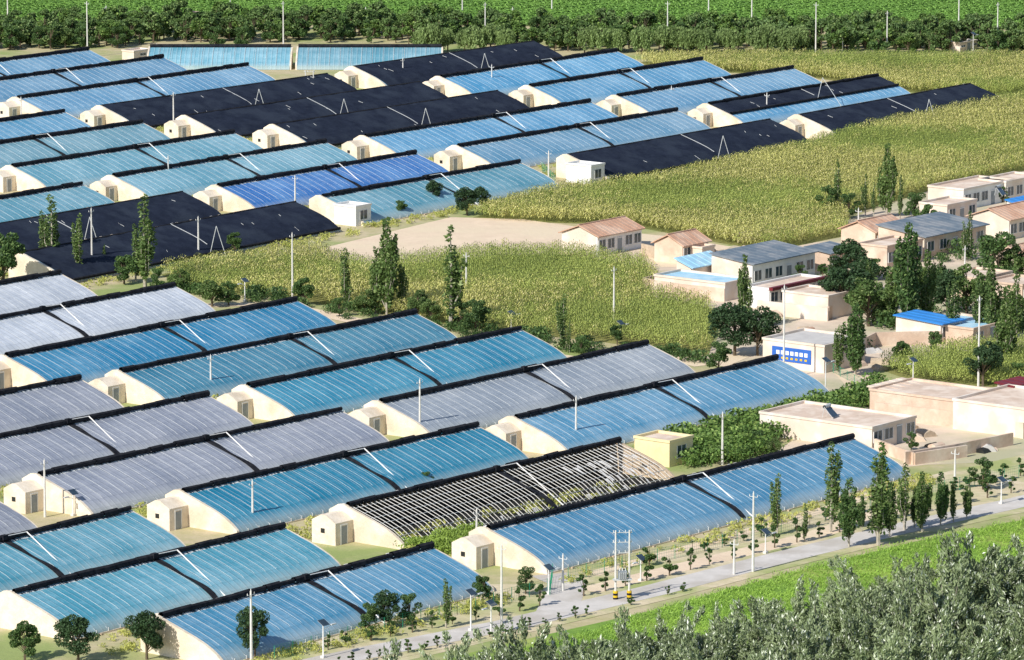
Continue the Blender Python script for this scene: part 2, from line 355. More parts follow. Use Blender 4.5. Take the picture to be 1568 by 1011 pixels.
CORN=[corn(0,L_corn),corn(1,L_corn2)]
T_grass=tuft('grass_tuft',L_grass,40,.35,.75,.3,.2); T_weed=tuft('weed_tuft',L_weed,60,.8,.9,.34,.4,.6); T_shrub=tuft('shrub',L_shr,220,1.5,1.5,.36,.55,.2)
T_vine=tuft('crop_bush',L_vine,80,1.0,1.6,.5,.6,.1); T_dshr=tuft('dark_shrub',L_mid,260,1.7,1.6,.38,.6,.1); T_dk=tuft('hedge_shrub',L_rnd,260,1.8,1.7,.4,.6,.1)
for k in('left','mid','far'):
    p=rows(POLY[k],1.1,.78 if k!='left' else 1.15,.10)
    f=np.sin(p[:,0]*.09+p[:,1]*.05)+np.sin(p[:,1]*.11-p[:,0]*.03)+rng.normal(size=len(p))*.7
    a=f>(-.4 if k!='left' else .2)
    e=empty('corn_field',(0,0,0),0)
    instancer('corn_rows_ripe',p[a],CORN[0],.8,1.1,UA,0.03,e); instancer('corn_rows_green',p[~a],CORN[1],.8,1.1,UA,0.03,e)
instancer('corn_field',rows(POLY['se'],1.1,.9,.1),CORN[1],.85,1.1,UA,.03)
instancer('grass_meadow',rows([(700,1030),(1000,935),(1200,880),(1400,830),(1568,796),(1700,765),(1700,1000),(1200,1030)],.6,.6,.5,keep=.6),T_grass,.6,1.3,z=.03)
instancer('vineyard',rows([(-120,34),(1700,46),(1750,-60),(-120,-60)],1.4,2.6,.1,UA,.97),T_vine,.9,1.3,UA,z=.03)
instancer('orchard_shrubs',rows([(1030,672),(1180,640),(1345,592),(1362,620),(1290,640),(1190,680),(1180,700),(1050,720)],1.3,2.0,.3,keep=.85),T_dshr,.7,1.3,z=.02)
instancer('hedge_shrubs',rows([(262,438),(420,452),(560,478),(700,500),(930,528),(1080,548),(1080,556),(900,544),(690,514),(560,494),(420,470),(262,456)],1.5,1.5,.5,keep=.38),T_dk,.45,1.0,z=.02)
instancer('yard_shrubs',rows([(1260,400),(1560,380),(1568,520),(1300,540)],2.5,2.5,.5,keep=.16),T_dk,.6,1.4,z=.02)
instancer('shrub_row',rows([(618,838),(735,812),(735,828),(700,850),(632,848)],.9,.9,.5),T_shrub,.5,.9,z=.02)
instancer('shrub_row',rows([(795,805),(1060,742),(1090,735),(960,790),(800,812)],.9,.9,.5,keep=.6),T_shrub,.45,.8,z=.02)
# ------------------------------------------------------------------ greenhouses
HR=3.7; WF=8.3
WEEDP=[]
def prof(t): return (-WF*t, HR*(1-.68*t-.22*t**6))
def greenhouse(x0,y0,x1,y1,kind,shed=True,arm=True):
    a=P(x0,y0,HR);b=P(x1,y1,HR); d=b-a; L=d.length; ang=math.atan2(d.y,d.x); ang=.5*ang+.5*UA if abs(ang-UA)<.25 else ang
    e=empty('greenhouse',(a.x,a.y,0),ang)
    black=kind=='black'; skel=kind=='skel'
    m=MB(); m.prism([(1.2,0),(2.1,0),(2.1,3.0),(1.2,3.0)],.4,L-.4,m_mud); m.prism([(.1,HR-.12),(1.6,3.03),(2.25,3.03),(2.25,3.12),(1.7,3.2),(.1,HR+.04)],.4,L-.4,m_cream); m.obj('north_wall',e)
    T=[i/12 for i in range(13)]
    pr=[(2.1,0),(2.1,3.1),(.8,HR+.12),(0,HR+.16)]+[(prof(t)[0],prof(t)[1]+.12) for t in T[1:]]+[(-WF-.12,0)]
    m=MB(); m.prism(pr,-.05,.35,m_cream); m.obj('west_end_wall',e)
    m=MB(); m.prism([(p[0],p[1]-(.13 if p[1]>.2 else 0)) for p in pr],L-.18,L+.02,m_cream if not skel else m_mud); m.obj('east_end_wall',e)
    nx=int(L/.6); nt_=14; TT=[(i/nt_)**.9 for i in range(nt_+1)]
    arc=[0]
    for i in range(nt_): p,q=prof(TT[i]),prof(TT[i+1]); arc.append(arc[-1]+math.hypot(p[0]-q[0],p[1]-q[1]))
    xs=[.35+(L-.55)*i/nx for i in range(nx+1)]
    if not skel:
        V=[];UVs=[];Fs=[]
        for i,x in enumerate(xs):
            w1=rng.normal()*.012
            for j,t in enumerate(TT):
                y,z=prof(t); sag=(.02 if i%2 else 0)*math.sin(math.pi*t)
                V.append((x,y,z-sag+ (w1+rng.normal()*.010)*(0<j<nt_))); UVs.append((x,arc[j]))
        V+= [(x,-WF-.04,.02) for x in xs]; base=(nx+1)*(nt_+1)
        for i in range(nx):
            for j in range(nt_): q=i*(nt_+1)+j; Fs.append((q,q+1,q+nt_+2,q+nt_+1))
            q=i*(nt_+1)+nt_; Fs.append((q,base+i,base+i+1,q+nt_+1))
        UVs+=[(x,9.3) for x in xs]
        me=bpy.data.meshes.new('film_roof'); me.from_pydata(V,[],Fs); uvl=me.uv_layers.new(name='UVMap')
        fl=[c for f in Fs for v in f for c in UVs[v]]; uvl.data.foreach_set('uv',fl)
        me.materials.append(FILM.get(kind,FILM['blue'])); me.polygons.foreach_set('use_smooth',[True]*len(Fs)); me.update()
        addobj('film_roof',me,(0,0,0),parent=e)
        if me.polygons[0].normal.z<0: me.flip_normals()
    m=MB()
    step=1.7 if not skel else .75
    n=int(L/step)
    for i in range(1,n):
        x=i*L/n
        if not black:
            r=.016 if not skel else .038
            idx=range(0,13,3); jx=random.uniform(-.15,.15)
            pts=[(x+jx*q/12,prof(T[q])[0],prof(T[q])[1]+.04) for q in idx]
            for p,q in zip(pts,pts[1:]): m.tube(p,q,r,r,m_metal if not skel else m_conc,3,False)
        m.box(x-.04,x+.04,-WF-.12,-WF-.05,0,.5,m_metal)
        if not black and i%2==0 and random.random()<.8:
            m.box(x+.2,x+.2+random.uniform(.2,.5),-WF-.5,-WF-.25,0,random.uniform(.1,.25),m_mud)
    m.box(.4,L-.4,-WF-.15,-WF-.06,0,.16,m_cream)
    if skel:
        for t in(.1,.25,.4,.55,.7,.85,.97):
            y,z=prof(t); m.tube((.4,y,z),(L-.4,y,z),.035,.035,m_metal,4,False)
        m.obj('arch_frame',e)
        q=MB(); q.face([(.4,-WF,.03),(L-.4,-WF,.03),(L-.4,1.2,.03),(.4,1.2,.03)],m_dark)  # near-black sheets over the soil floor and the inner north wall
        q.face([(.4,1.15,.03),(L-.4,1.15,.03),(L-.4,1.15,3.0),(.4,1.15,3.0)],m_dark); q.obj('dark_interior',e)
        q=MB()
        for i in range(60):
            x=L*random.uniform(.66,.97) if i<38 else L*random.uniform(.1,.95); t=random.uniform(.3,.9) if i<38 else .93; w_=random.uniform(.15,.5); p1=prof(t);p2=prof(min(1,t+random.uniform(.06,.2)))
            q.face([(x,p1[0],p1[1]+.06),(x+w_,p1[0],p1[1]+.06),(x+w_*random.uniform(.3,1),p2[0],p2[1]+.05),(x+.1,p2[0],p2[1]+.05)],m_white if random.random()<.3 else m_conc)
        q.obj('torn_film',e)
        WEEDP.append(rows([tuple((a+U*px+N*py).xy) for px,py in((1,-7.5),(L*.98,-7.5),(L*.98,-3.5),(1,-3.5))],1.1,1.1,.5,keep=.3,world=True))
    else: m.obj('arch_ropes',e)
    m=MB(); k=int(L/2.2); px=.2; py=0
    for i in range(k):
        x2=.2+(L-.4)*(i+1)/k; r=.31+random.uniform(-.07,.09); ny=random.uniform(-.10,.10)
        if not black: m.tube((px,-.35+py,HR+.2),(x2,-.35+ny,HR+.2),r,r,m_roll,7)
        else: m.tube((px,-.05,HR+.1),(x2,-.05,HR+.1),.2,.2,m_roll,6)
        px=x2;py=ny
    for i in range(int(L/1.1)):
        x=.6+i*1.1+random.uniform(-.25,.25)
        if x<L-.6 : m.box(x,x+random.uniform(.3,.6),.45,.8,HR-.22,HR+.02+random.uniform(0,.1),m_cream if random.random()<.6 else m_white)
    m.obj('ridge_quilt_roll',e)
    if black or kind=='half':
        tmax=1.0 if black else .55
        V=[];Fs=[];J=14; nb=int(L/1.5)
        for i in range(nb+1):
            x=.45+(L-.65)*i/nb; o_=rng.normal()*.03
            for j in range(J+1):
                t=tmax*j/J; y,z=prof(t); V.append((x,y-(.2 if t>.95 else 0),z+.18+rng.normal()*.02+o_))
        for i in range(nb):
            for j in range(J): q=i*(J+1)+j; Fs.append((q,q+J+1,q+J+2,q+1))
        me=bpy.data.meshes.new('quilt'); me.from_pydata(V,[],Fs); me.materials.append(m_quilt); me.update(); addobj('insulation_quilt',me,(0,0,0),parent=e)
        m=MB(); y,z=prof(tmax); m.tube((.5,y-.2,z+.22),(L-.3,y-.2,z+.22),.22,.22,m_roll,7)
        for i in range(int(L/2)):
            if random.random()<.3:
                x=random.uniform(1,L-1); t=random.uniform(.1,.9)*tmax; p=prof(t);q=prof(min(t+random.uniform(.04,.12),1)); m.tube((x,p[0],p[1]+.24),(x+random.uniform(-.3,.3),q[0],q[1]+.24),.03,.03,m_metal,3)
        m.obj('quilt_bottom_roller',e)
    mid=L*random.uniform(.49,.55)
    m=MB()
    if black or kind=='half':
        t=.97 if black else .55; y,z=prof(t); top=(mid,y-.6,z+3.8)
        m.tube((mid-1.0,y-.3,z+.1),top,.05,.05,m_metal,4); m.tube((mid+.6,-WF-1.6,0),top,.055,.05,m_metal,4)
        pts=[(mid,prof(q)[0],prof(q)[1]+.26) for q in [i/6*(1 if black else .5) for i in range(6)]]
        for p,q in zip(pts,pts[1:]): m.tube(p,q,.05,.05,m_metal,4,False)
    elif arm:
        for p,q in zip(T,T[1:]):
            (ya,za),(yb,zb)=prof(p),prof(q); sk=.5; w1=.7+.25*math.sin(p*9); w2=.7+.25*math.sin(q*9)
            m.face([(mid+sk*p,ya,za+.10),(mid+sk*q,yb,zb+.10),(mid+w2+sk*q,yb,zb+.10),(mid+w1+sk*p,ya,za+.10)],m_roll)
        m.tube((mid+.3,-.6,HR+.45),(mid+3.2,-1.0,HR+.5),.05,.05,m_white,5); m.tube((mid+3.2,-1.0,HR+.5),(mid+2.2,-WF-1.0,0),.07,.07,m_white,5)
        m.box(mid-.1,mid+.6,-.8,-.3,HR+.1,HR+.6,m_roll)
    m.obj('quilt_winch',e)
    if shed:
        m=MB(); w0,w1=-1.3,2.0; D=random.uniform(2.7,3.2)
        m.prism([(w0,0),(w1,0),(w1,2.5),(.75,3.15),(.1,3.15),(w0,2.4)],-D,-.06,m_cream)
        m.box(-D+.9,-D+1.8,w0-.04,w0-.003,0.05,1.95,m_door); m.box(-D+.8,-D+.9,w0-.07,w0-.003,0,2.05,m_white); m.box(-D+1.8,-D+1.9,w0-.07,w0-.003,0,2.05,m_white); m.box(-D+.8,-D+1.9,w0-.07,w0-.003,2.05,2.15,m_white)
        m.box(-D-.03,-D-.003,.2,.75,1.2,1.7,m_dark)
        m.obj('entrance_room',e)
    def wp(x,y): c,s=math.cos(ang),math.sin(ang); return (a.x+x*c-y*s,a.y+x*s+y*c)
    WEEDP.append(rows([wp(-2,-WF-4.5),wp(L+1,-WF-4.5),wp(L+1,-WF-1.2),wp(-2,-WF-1.2)],.8,.8,.5,keep=.22,world=True))
    WEEDP.append(rows([wp(-3,2.4),wp(L+1,2.4),wp(L+1,4.5),wp(-3,4.5)],.8,.8,.5,keep=.45,world=True))
    return e
G=[
(240,945,655,835,'greyblue',0),(15,908,430,805,'palteal',0),(-220,880,190,778,'palteal',0),(-440,850,-25,755,'lav',0),
(742,810,1310,670,'blue2',1),(527,775,950,675,'skel',1),(275,753,738,652,'teal',1),(55,728,525,628,'lav',1),(-170,703,325,605,'lav',1),(-400,680,130,580,'lav',1),(-600,650,-60,555,'lav',1),
(785,640,1190,548,'greyblue',1),(578,616,990,525,'grey',1),(375,592,795,503,'teal',1),(180,569,635,478,'teal',1),(5,546,448,458,'blue2',1),(-180,520,262,436,'white',1),(-370,500,88,417,'white',1),
(490,301,790,247,'palteal',0),(330,285,630,233,'vivid',1),(170,270,492,216,'palteal',1),(15,255,355,202,'palteal',1),(-150,240,220,187,'palteal',1),(-300,228,95,170,'greyblue',1),
(30,388,435,308,'black',0),(-150,370,265,293,'black',0),(-290,352,110,280,'palteal',0),
(868,238,1175,183,'black',0),(698,224,1035,168,'greyblue',1),(556,209,905,155,'blue',1),(418,192,765,140,'black',1),(283,178,650,127,'black',1),(153,163,505,114,'black',1),(24,150,370,98,'blue',1),(-120,138,240,86,'blue',1),(-250,125,135,75,'blue',1),
(1222,177,1475,128,'black',1),(1082,160,1340,116,'half',1),(942,147,1210,103,'blue',1),(808,132,1070,90,'blue',1),(672,118,940,77,'blue',1),(540,103,820,64,'black',1),
]
for g in G: greenhouse(*g[:5],shed=bool(g[5]))
def far_gh(xa,xb,yr):
    h=3.4; a=P(xa,yr,h); b=P(xb,yr,h); L=(b-a).length; e=empty('greenhouse',(a.x,a.y,0),0)
    w_=8
    m=MB(); m.prism([(0,0),(1,0),(1,2.8),(0,h)],0,L,m_mud); m.obj('north_wall',e)
    ep=[(0,0),(0,h+.1),(-w_*.5,h*.74+.1),(-w_,.9),(-w_,0)]
    m=MB(); m.prism(ep,-.3,0,m_cream); m.prism(ep,L,L+.3,m_cream); m.obj('end_walls',e)
    me=bpy.data.meshes.new('film_roof'); pr=[(0,h),(-w_*.5,h*.74),(-w_,.8),(-w_-.1,.05)]; V=[];Fs=[];uv=[]; n=int(L/2); ar=[1.2,4,8.2,9.2]
    for i in range(n+1):
        for j,(y,z) in enumerate(pr): V.append((L*i/n,y,z)); uv.append((L*i/n,ar[j]))
    for i in range(n):
        for j in range(3): q=i*4+j; Fs.append((q,q+1,q+5,q+4))
    me.from_pydata(V,[],Fs); l=me.uv_layers.new(name='UVMap'); l.data.foreach_set('uv',[c for f in Fs for v in f for c in uv[v]]); me.materials.append(FILM['palteal']); me.update(); addobj('film_roof',me,(0,0,0),parent=e)
    m=MB(); m.tube((0,-.2,h+.25),(L,-.2,h+.25),.34,.34,m_roll,7)
    for i in range(int(L/2)): m.tube((i*2,0,h+.05),(i*2,-w_*.5,h*.74+.05),.05,.05,m_white,3); m.tube((i*2,-w_*.5,h*.74+.05),(i*2,-w_-.03,.85),.05,.05,m_white,3)
    m.obj('ridge_roll_and_arches',e)
far_gh(230,446,72); far_gh(457,676,72)
instancer('weeds',np.concatenate(WEEDP),T_weed,.5,1.2,z=.02)
# ------------------------------------------------------------------ buildings
def house(x,y,L,W,h,roof='gable',wm=m_pink,rm=m_tile,win=3,name='farmhouse',door=True,rot=0,rise=1.2,sm=None):
    p=P(x,y); e=empty(name,(p.x,p.y,0),UA+rot)
    m=MB(); sm=sm or wm
    t=.3
    m.box(0,L,0,t,0,h,sm); m.box(0,t,t,W-t,0,h,wm); m.box(L-t,L,t,W-t,0,h,wm); m.box(0,L,W-t,W,0,h,wm)
    if roof=='gable':
        for xx in(0,L-t): m.prism([(0,h),(W,h),(W/2,h+rise-.1)],xx,xx+t,wm)
    m.obj('walls',e)
    r=MB()
    if roof=='gable':
        o=.45; s=rise/(W/2); z0=h-o*s+.05
        r.prism([(-o,z0),(W/2,h+rise+.05),(W+o,z0),(W+o,z0+.14),(W/2,h+rise+.2),(-o,z0+.14)],-o*.7,L+o*.7,rm)
        r.box(-o*.7,L+o*.7,W/2-.12,W/2+.12,h+rise+.12,h+rise+.3,rm)
        n=int(L/.9)
        for i in range(n+1):
            xx=-.25+i*(L+.5)/n; r.tube((xx,-o,z0+.16),(xx,W/2,h+rise+.2),.05,.05,rm,4,False)
    elif roof=='mono':
        r.prism([(-.5,h+.02),(W+.3,h+rise),(W+.3,h+rise+.12),(-.5,h+.16)],-.3,L+.3,rm)
        r.prism([(0.02,h),(W,h),(W,h+rise-.05)],0.02,.3,wm); r.prism([(0.02,h),(W,h),(W,h+rise-.05)],L-.3,L-.02,wm)
        for i in range(int(L/1.5)+1): r.tube((i*1.5,-.5,h+.18),(i*1.5,W+.3,h+rise+.14),.04,.04,rm,4,False)
    else:
        r.box(.21,L-.21,.21,W-.21,h-.15,h+.02,rm)
        r.box(-.1,L+.1,-.1,.2,h+.022,h+.32,wm); r.box(-.1,L+.1,W-.2,W+.1,h+.022,h+.32,wm); r.box(-.1,.2,.2,W-.2,h+.022,h+.3,wm); r.box(L-.2,L+.1,.2,W-.2,h+.022,h+.3,wm)
    r.obj('roof',e)
    if win:
        g=MB(); n=win+(1 if door else 0); sp=L/n
        for i in range(n):
            cx=sp*(i+.5)
            if door and i==n//2:
                g.box(cx-.5,cx+.5,-.05,-.003,.05,2.1,m_door); g.box(cx-.6,cx+.6,-.08,-.003,2.1,2.22,m_white)
            else:
                w2=min(.8,sp*.36); g.box(cx-w2,cx+w2,-.04,-.003,.95,min(2.25,h-.4),m_glass)
                for q in(-w2-.08,0-.03,w2): g.box(cx+q,cx+q+.07,-.09,-.003,.9,min(2.3,h-.35),m_white)
                g.box(cx-w2-.1,cx+w2+.1,-.10,-.003,.83,.9,m_white)
        g.obj('windows_and_door',e)
    return e
house(915,393,10.5,6.5,2.9,'gable',m_pink,m_tile,4,sm=m_white)
house(1045,405,6.2,5,2.7,'gable',m_adobe,m_tile,2)
house(1075,405,3,2,2.2,'flat',m_adobe,m_tile,0,name='shed')
house(1152,441,15,7,3.2,'mono',m_pink,m_roofg,5,rise=.9,sm=m_white)
house(1178,474,13,4,2.6,'flat',m_white,m_roofp,5)
b=MB(); b.box(-.3,13.3,-.75,-.12,2.62,3.05,m_red); b.obj('red_eave_canopy',None,P(1178,474),UA)
e=house(1262,572,9,9.5,3.3,'flat',m_pink,m_roofc,0,name='roadside_shop')
g=MB(); g.box(-.10,-.03,2.0,8,.9,2.7,m_sign)
for i in range(7): g.box(-.13,-.101,2.5+i*.72,3.0+i*.72,1.75,2.25,m_white); g.box(-.13,-.101,2.6+i*.72,2.95+i*.72,1.2,1.45,m_yb)
g.obj('shop_sign',e)
house(1268,490,6,7.5,3,'flat',m_pink,m_roofp,0,name='storage_building')
house(1110,462,6,12,2.3,'flat',m_pink,m_roofb,0,name='blue_roof_shed')
house(1058,438,8,2.5,2.4,'mono',m_pink,m_roofb,0,name='blue_roof_shed')
house(1490,532,9,9,2.2,'flat',m_adobe,m_roofb,2,name='blue_roof_house')
house(1440,528,5,7,2.6,'mono',m_pink,m_roofB,1,name='blue_roof_house',rise=.5)
house(1475,322,14,6.5,3,'flat',m_pink,m_roofp,5,sm=m_white)
house(1540,310,10,5,3,'flat',m_pink,m_roofp,3)
house(1415,396,16,8,3,'mono',m_adobe,m_roofg,4,rise=1.1)
house(1545,368,9,7,3,'gable',m_pink,m_tile,3)
house(1585,352,6,5,2.8,'mono',m_white,m_roofB,2)
house(1358,412,9,5,3,'flat',m_adobe,m_roofp,3)
house(1270,415,6,4,2.4,'mono',m_adobe,m_roofg,1,rise=.6)
house(1340,385,8,6,2.8,'gable',m_adobe,m_tile,2)
house(1450,345,8,5,2.8,'flat',m_pink,m_roofp,2)
house(1568,425,9,5,2.8,'gable',m_adobe,m_tile,2)
house(1500,460,8,6,2.8,'flat',m_adobe,m_roofp,2)
house(1565,470,7,6,2.8,'flat',m_adobe,m_roofp,2)
house(1335,690,9,16,2.5,'flat',m_pink,m_roofp,3,name='farm_store')
house(1470,655,9,13,3,'flat',m_adobe,m_roofp,1,name='adobe_house')
house(1395,640,7,6,2.6,'mono',m_adobe,m_roofp,0,name='adobe_shed',rise=.5)
house(1568,672,12,10,3.4,'flat',m_pink,m_roofp,3,name='farmhouse')
house(1548,636,5,2,3.4,'mono',m_pink,m_red,0,name='red_roof_shed',rise=.3)
house(1025,716,4.5,5,2.8,'flat',m_yellow,m_roofp,1,name='pump_house',door=False)
house(545,347,3.5,4.2,2.8,'flat',m_white,m_white,1,name='greenhouse_office',door=False)
house(905,283,3.5,5,2.8,'flat',m_white,m_white,1,name='greenhouse_office',door=False)
house(292,46,2.5,1.6,3.2,'flat',m_adobe,m_roofp,1,name='brick_hut',door=False)
house(205,94,5,3,1.7,'flat',m_pink,m_roofp,1,name='farm_shed',door=False)
house(1470,80,6,3,1.6,'flat',m_pink,m_roofp,2,name='farm_shed')
def wall(pts,h,m,name='courtyard_wall',t=.3):
    b=MB(); c=[P(*p) for p in pts]
    for p,q in zip(c,c[1:]):
        d=(q-p).normalized(); n=Vector((-d.y,d.x,0))*t/2
        A=[p-n,q-n,q+n,p+n]
        b.face([v+Vector((0,0,h)) for v in A],m)
        for i in range(4): j=(i+1)%4; b.face([A[i],A[j],A[j]+Vector((0,0,h)),A[i]+Vector((0,0,h))],m)
    b.obj(name)
wall([(985,445),(1040,455),(1110,462)],1.8,m_adobe)
wall([(985,445),(1050,432)],1.8,m_adobe); wall([(1340,640),(1470,655),(1568,672)],1.9,m_adobe); wall([(1385,712),(1460,700),(1550,682)],1.5,m_adobe)
wall([(1340,690),(1400,712),(1480,700)],1.4,m_adobe); wall([(1130,372),(1300,352)],1.5,m_adobe); wall([(983,392),(1010,398)],1.8,m_mud)
wall([(1440,322),(1568,300)],1.8,m_pink); wall([(1160,480),(1268,492)],1.8,m_pink); wall([(1268,490),(1330,470)],1.8,m_adobe); wall([(1290,555),(1340,530),(1440,528)],1.8,m_adobe)
for (x,y,z) in((1095,408,0),(1262,640,2.6),(1525,300,3.1)):
    b=MB(); b.tube((0,0,1.3),(1.6,0,1.3),.22,.22,m_metal,8)
    b.face([(0,-1.1,.15),(1.6,-1.1,.15),(1.6,0,1.2),(0,0,1.2)],m_glass); b.tube((0,-1.1,.0),(0,0,1.3),.03,.03,m_metal,4); b.tube((1.6,-1.1,0),(1.6,0,1.3),.03,.03,m_metal,4); b.tube((.1,.3,0),(.1,0,1.3),.03,.03,m_metal,4); b.tube((1.5,.3,0),(1.5,0,1.3),.03,.03,m_metal,4)
    b.obj('solar_water_heater',None,P(x,y,z),UA+.2)
for i in range(34):
    x,y=random.choice([(1010,395),(1080,395),(1130,385),(1250,400),(1310,395),(1180,485),(1240,500),(1350,545),(1400,670),(1440,680),(1500,690),(1380,655),(1330,560),(1470,425),(1530,390),(1390,420)])
    b=MB(); k=random.choice([m_mud,m_tile,m_adobe,m_dark,m_roofc]); s=random.uniform(.4,1.1)
    b.prism([(-s,0),(s,0),(s*.7,s*.5),(0,s*.8),(-s*.6,s*.55)],-s*1.2,s*random.uniform(.5,1.5),k); b.obj('material_heap',None,P(x+random.uniform(-22,22),y+random.uniform(-7,7)),random.uniform(0,3))
# ------------------------------------------------------------------ poles
def pole(x,yb,yt,arm=True):
    h=hgt(yb,yt); b=MB(); b.tube((0,0,0),(0,0,h),.15,.09,m_conc,8)
    if arm:
        a=random.choice([0,math.pi/2]); dx,dy=math.cos(a),math.sin(a); w_=.5
        b.tube((-w_*dx,-w_*dy,h-.4),(w_*dx,w_*dy,h-.4),.04,.04,m_metal,4)
        for q in(-w_,0,w_): b.tube((q*dx,q*dy,h-.38 if q else h),(q*dx,q*dy,h-.18 if q else h+.2),.045,.03,m_white,5)
    b.obj('utility_pole',None,P(x,yb),UA)
for p in[(385,1016,905),(768,968,835),(1153,876,755),(387,806,737),(730,828,780),(69,792,705),(323,604,545),(448,460,358),(643,670,582),(882,685,608),(1106,712,633),(940,495,410),(714,450,388),(1200,580,438),(141,418,320),(304,395,333),(452,320,270),(258,293,240),(266,208,143),(33,210,150),(1174,184,143),(1028,167,133),(1249,80,5),(743,75,5),(134,88,3),(434,70,3),(353,45,-5),(1022,78,3),(1358,82,18),(1527,80,5),(1151,45,-20),(1468,40,-20),(163,50,10),(560,38,12),(617,128,90),(753,142,100),(1498,592,455),(1477,442,378),(1314,378,320),(240,96,68),(1462,740,690),(12,40,-10),(785,40,12),(708,22,-20),(845,22,-20),(1085,25,-20),(1124,880,828),(840,272,232),(862,905,850)]: pole(*p)
def lamp(x,yb,yt,s=1):
    h=hgt(yb,yt); b=MB(); b.tube((0,0,0),(0,0,h),.09,.05,m_white,7); b.tube((0,0,h-.6),(1.2*s,-.2,h-.25),.035,.03,m_white,5)
    b.box(min(.9*s,1.6*s),max(.9*s,1.6*s),-.32,-.08,h-.3,h-.2,m_metal)
    b.face([(-.5,-.45,h-.1),(.5,-.45,h-.1),(.5,.3,h+.35),(-.5,.3,h+.35)],m_glass); b.face([(-.5,-.44,h-.13),(-.5,.31,h+.32),(.5,.31,h+.32),(.5,-.44,h-.13)],m_white)
    b.box(-.2,.2,-.2,.2,0,.25,m_conc); b.obj('street_lamp',None,P(x,yb),UA)
for p in[(721,966,908),(495,1008,955),(752,972,925),(981,890,855),(783,504,480),(375,462,430),(1264,600,552),(1398,588,552),(1533,772,735),(1172,848,815),(1290,80,50),(1490,78,52),(640,130,118),(410,160,132),(950,520,495),(44,420,395),(112,790,755),(840,910,870)]: lamp(*p,s=random.choice([-1,1]))
def transformer(x,y,yt,base=True):
    h=hgt(y,yt); b=MB()
    for q in(-.7,.7):
        b.tube((q,0,0),(q,0,h),.12,.08,m_conc,8)
        if base:
            for i in range(4): b.tube((q,0,.01+i*.22),(q,0,.22+i*.22),.26,.26,m_yb if i%2 else m_roll,10)
    b.box(-.95,.95,-.3,.3,2.0,2.12,m_metal); b.box(-.45,.45,-.32,.32,2.13,2.95,m_door)
    for q in(-.3,-.1,.1,.3): b.box(q-.03,q+.03,-.45,-.325,2.2,2.85,m_metal)
    for q in(-.3,0,.3): b.tube((q,0,2.95),(q,0,3.25),.05,.04,m_white,6)
    for z in(h-.3,h-1.3,h-2.4): b.box(-1.0,1.0,.1,.17,z,z+.07,m_metal); [b.tube((q,.13,z+.07),(q,.13,z+.3),.045,.03,m_white,5) for q in(-.9,-.3,.3,.9)]
    for q in(-.3,0,.3): b.tube((q,0,3.25),(q,.13,h-2.4),.015,.015,m_dark,4)
    b.obj('transformer_platform',None,P(x,y),0.1)
transformer(953,918,812); transformer(474,150,108,False)
def fence(pts,h=1.5,name='wire_fence'):
    b=MB(); c=[P(*p) for p in pts]
    for p,q in zip(c,c[1:]):
        L=(q-p).length; n=max(1,int(L/2.5))
        for i in range(n+1):
            r=p.lerp(q,i/n); b.tube(r,r+Vector((0,0,h)),.04,.04,m_fence,4)
        for z in(.15,.5,.85,1.2,h-.05): b.tube(p+Vector((0,0,z)),q+Vector((0,0,z)),.012,.012,m_fence,3)
        m=int(L/.35)
        for i in range(m): r=p.lerp(q,i/m); b.tube(r+Vector((0,0,.1)),r+Vector((0,0,h-.05)),.008,.008,m_fence,3,False)
    b.obj(name)
fence([(420,1012),(560,975),(700,942),(838,908)]); fence([(842,912),(846,885)]); fence([(870,890),(1060,850),(1240,805),(1400,765),(1560,732)]); fence([(830,262),(850,282)]); fence([(1255,560),(1330,600)],1.2)
# ------------------------------------------------------------------ trees
def tree(kind,x,yb,yt,wd=1.0,name=None):
    h=hgt(yb,yt); s=h/10.0
    lst,nm={'p':(POP,'poplar_tree'),'P':(POPW,'poplar_tree'),'b':(BRD[:1]+BRD[2:],'broadleaf_tree'),'d':(BRD[1:2],'dark_broadleaf_tree'),'s':(SAP,'young_tree'),'w':(WIL,'willow_tree')}[kind]
    s2=s/.98
    addobj(name or nm,random.choice(lst),P(x,yb),random.uniform(0,6.28),(s2*wd,s2*wd,s2))
for t in[('p',80,418,302,1.5),('p',66,415,325,1.2),('p',122,425,330,1.2),('p',222,440,303,1.6),('p',208,430,345,1.3),('P',592,482,336,.9),('p',575,480,380,1.2),('p',615,480,405,1.3),('p',690,505,350,1.5),('p',530,475,382,1.3),('p',863,535,453,1.4),('p',872,540,490),('P',1140,505,392,.7),('p',1283,328,246,1.2),('P',1358,333,222,.9),('p',1325,330,268,1.2),('p',1338,332,280),('p',1378,335,270),('p',1190,820,728,1.3),
 ('p',1272,815,680,1.3),('P',1300,838,735),('p',1345,835,680,1.4),('P',1362,822,740),('p',1385,812,712,1.5),('P',1412,815,725),('P',1440,805,725),('p',1460,800,735,1.3),('P',1390,505,345,.9),('P',1420,495,385,1),('P',1368,500,410,1.1),('P',1440,470,400),('P',1310,575,468,1.1),('p',1285,575,500,1.3),('p',1485,395,325,1.3),('p',1475,400,340),('P',1540,560,440),('P',1515,520,400),('p',1555,520,410,1.3),('p',160,415,375),
 ('p',683,962,888,1.3),('p',1232,830,775,1.3),('p',1460,520,430,1.3),('P',1330,480,400),('p',1500,520,420,1.3),('P',1320,815,760),('P',1400,808,750),('P',1480,795,745)]: tree(*t)
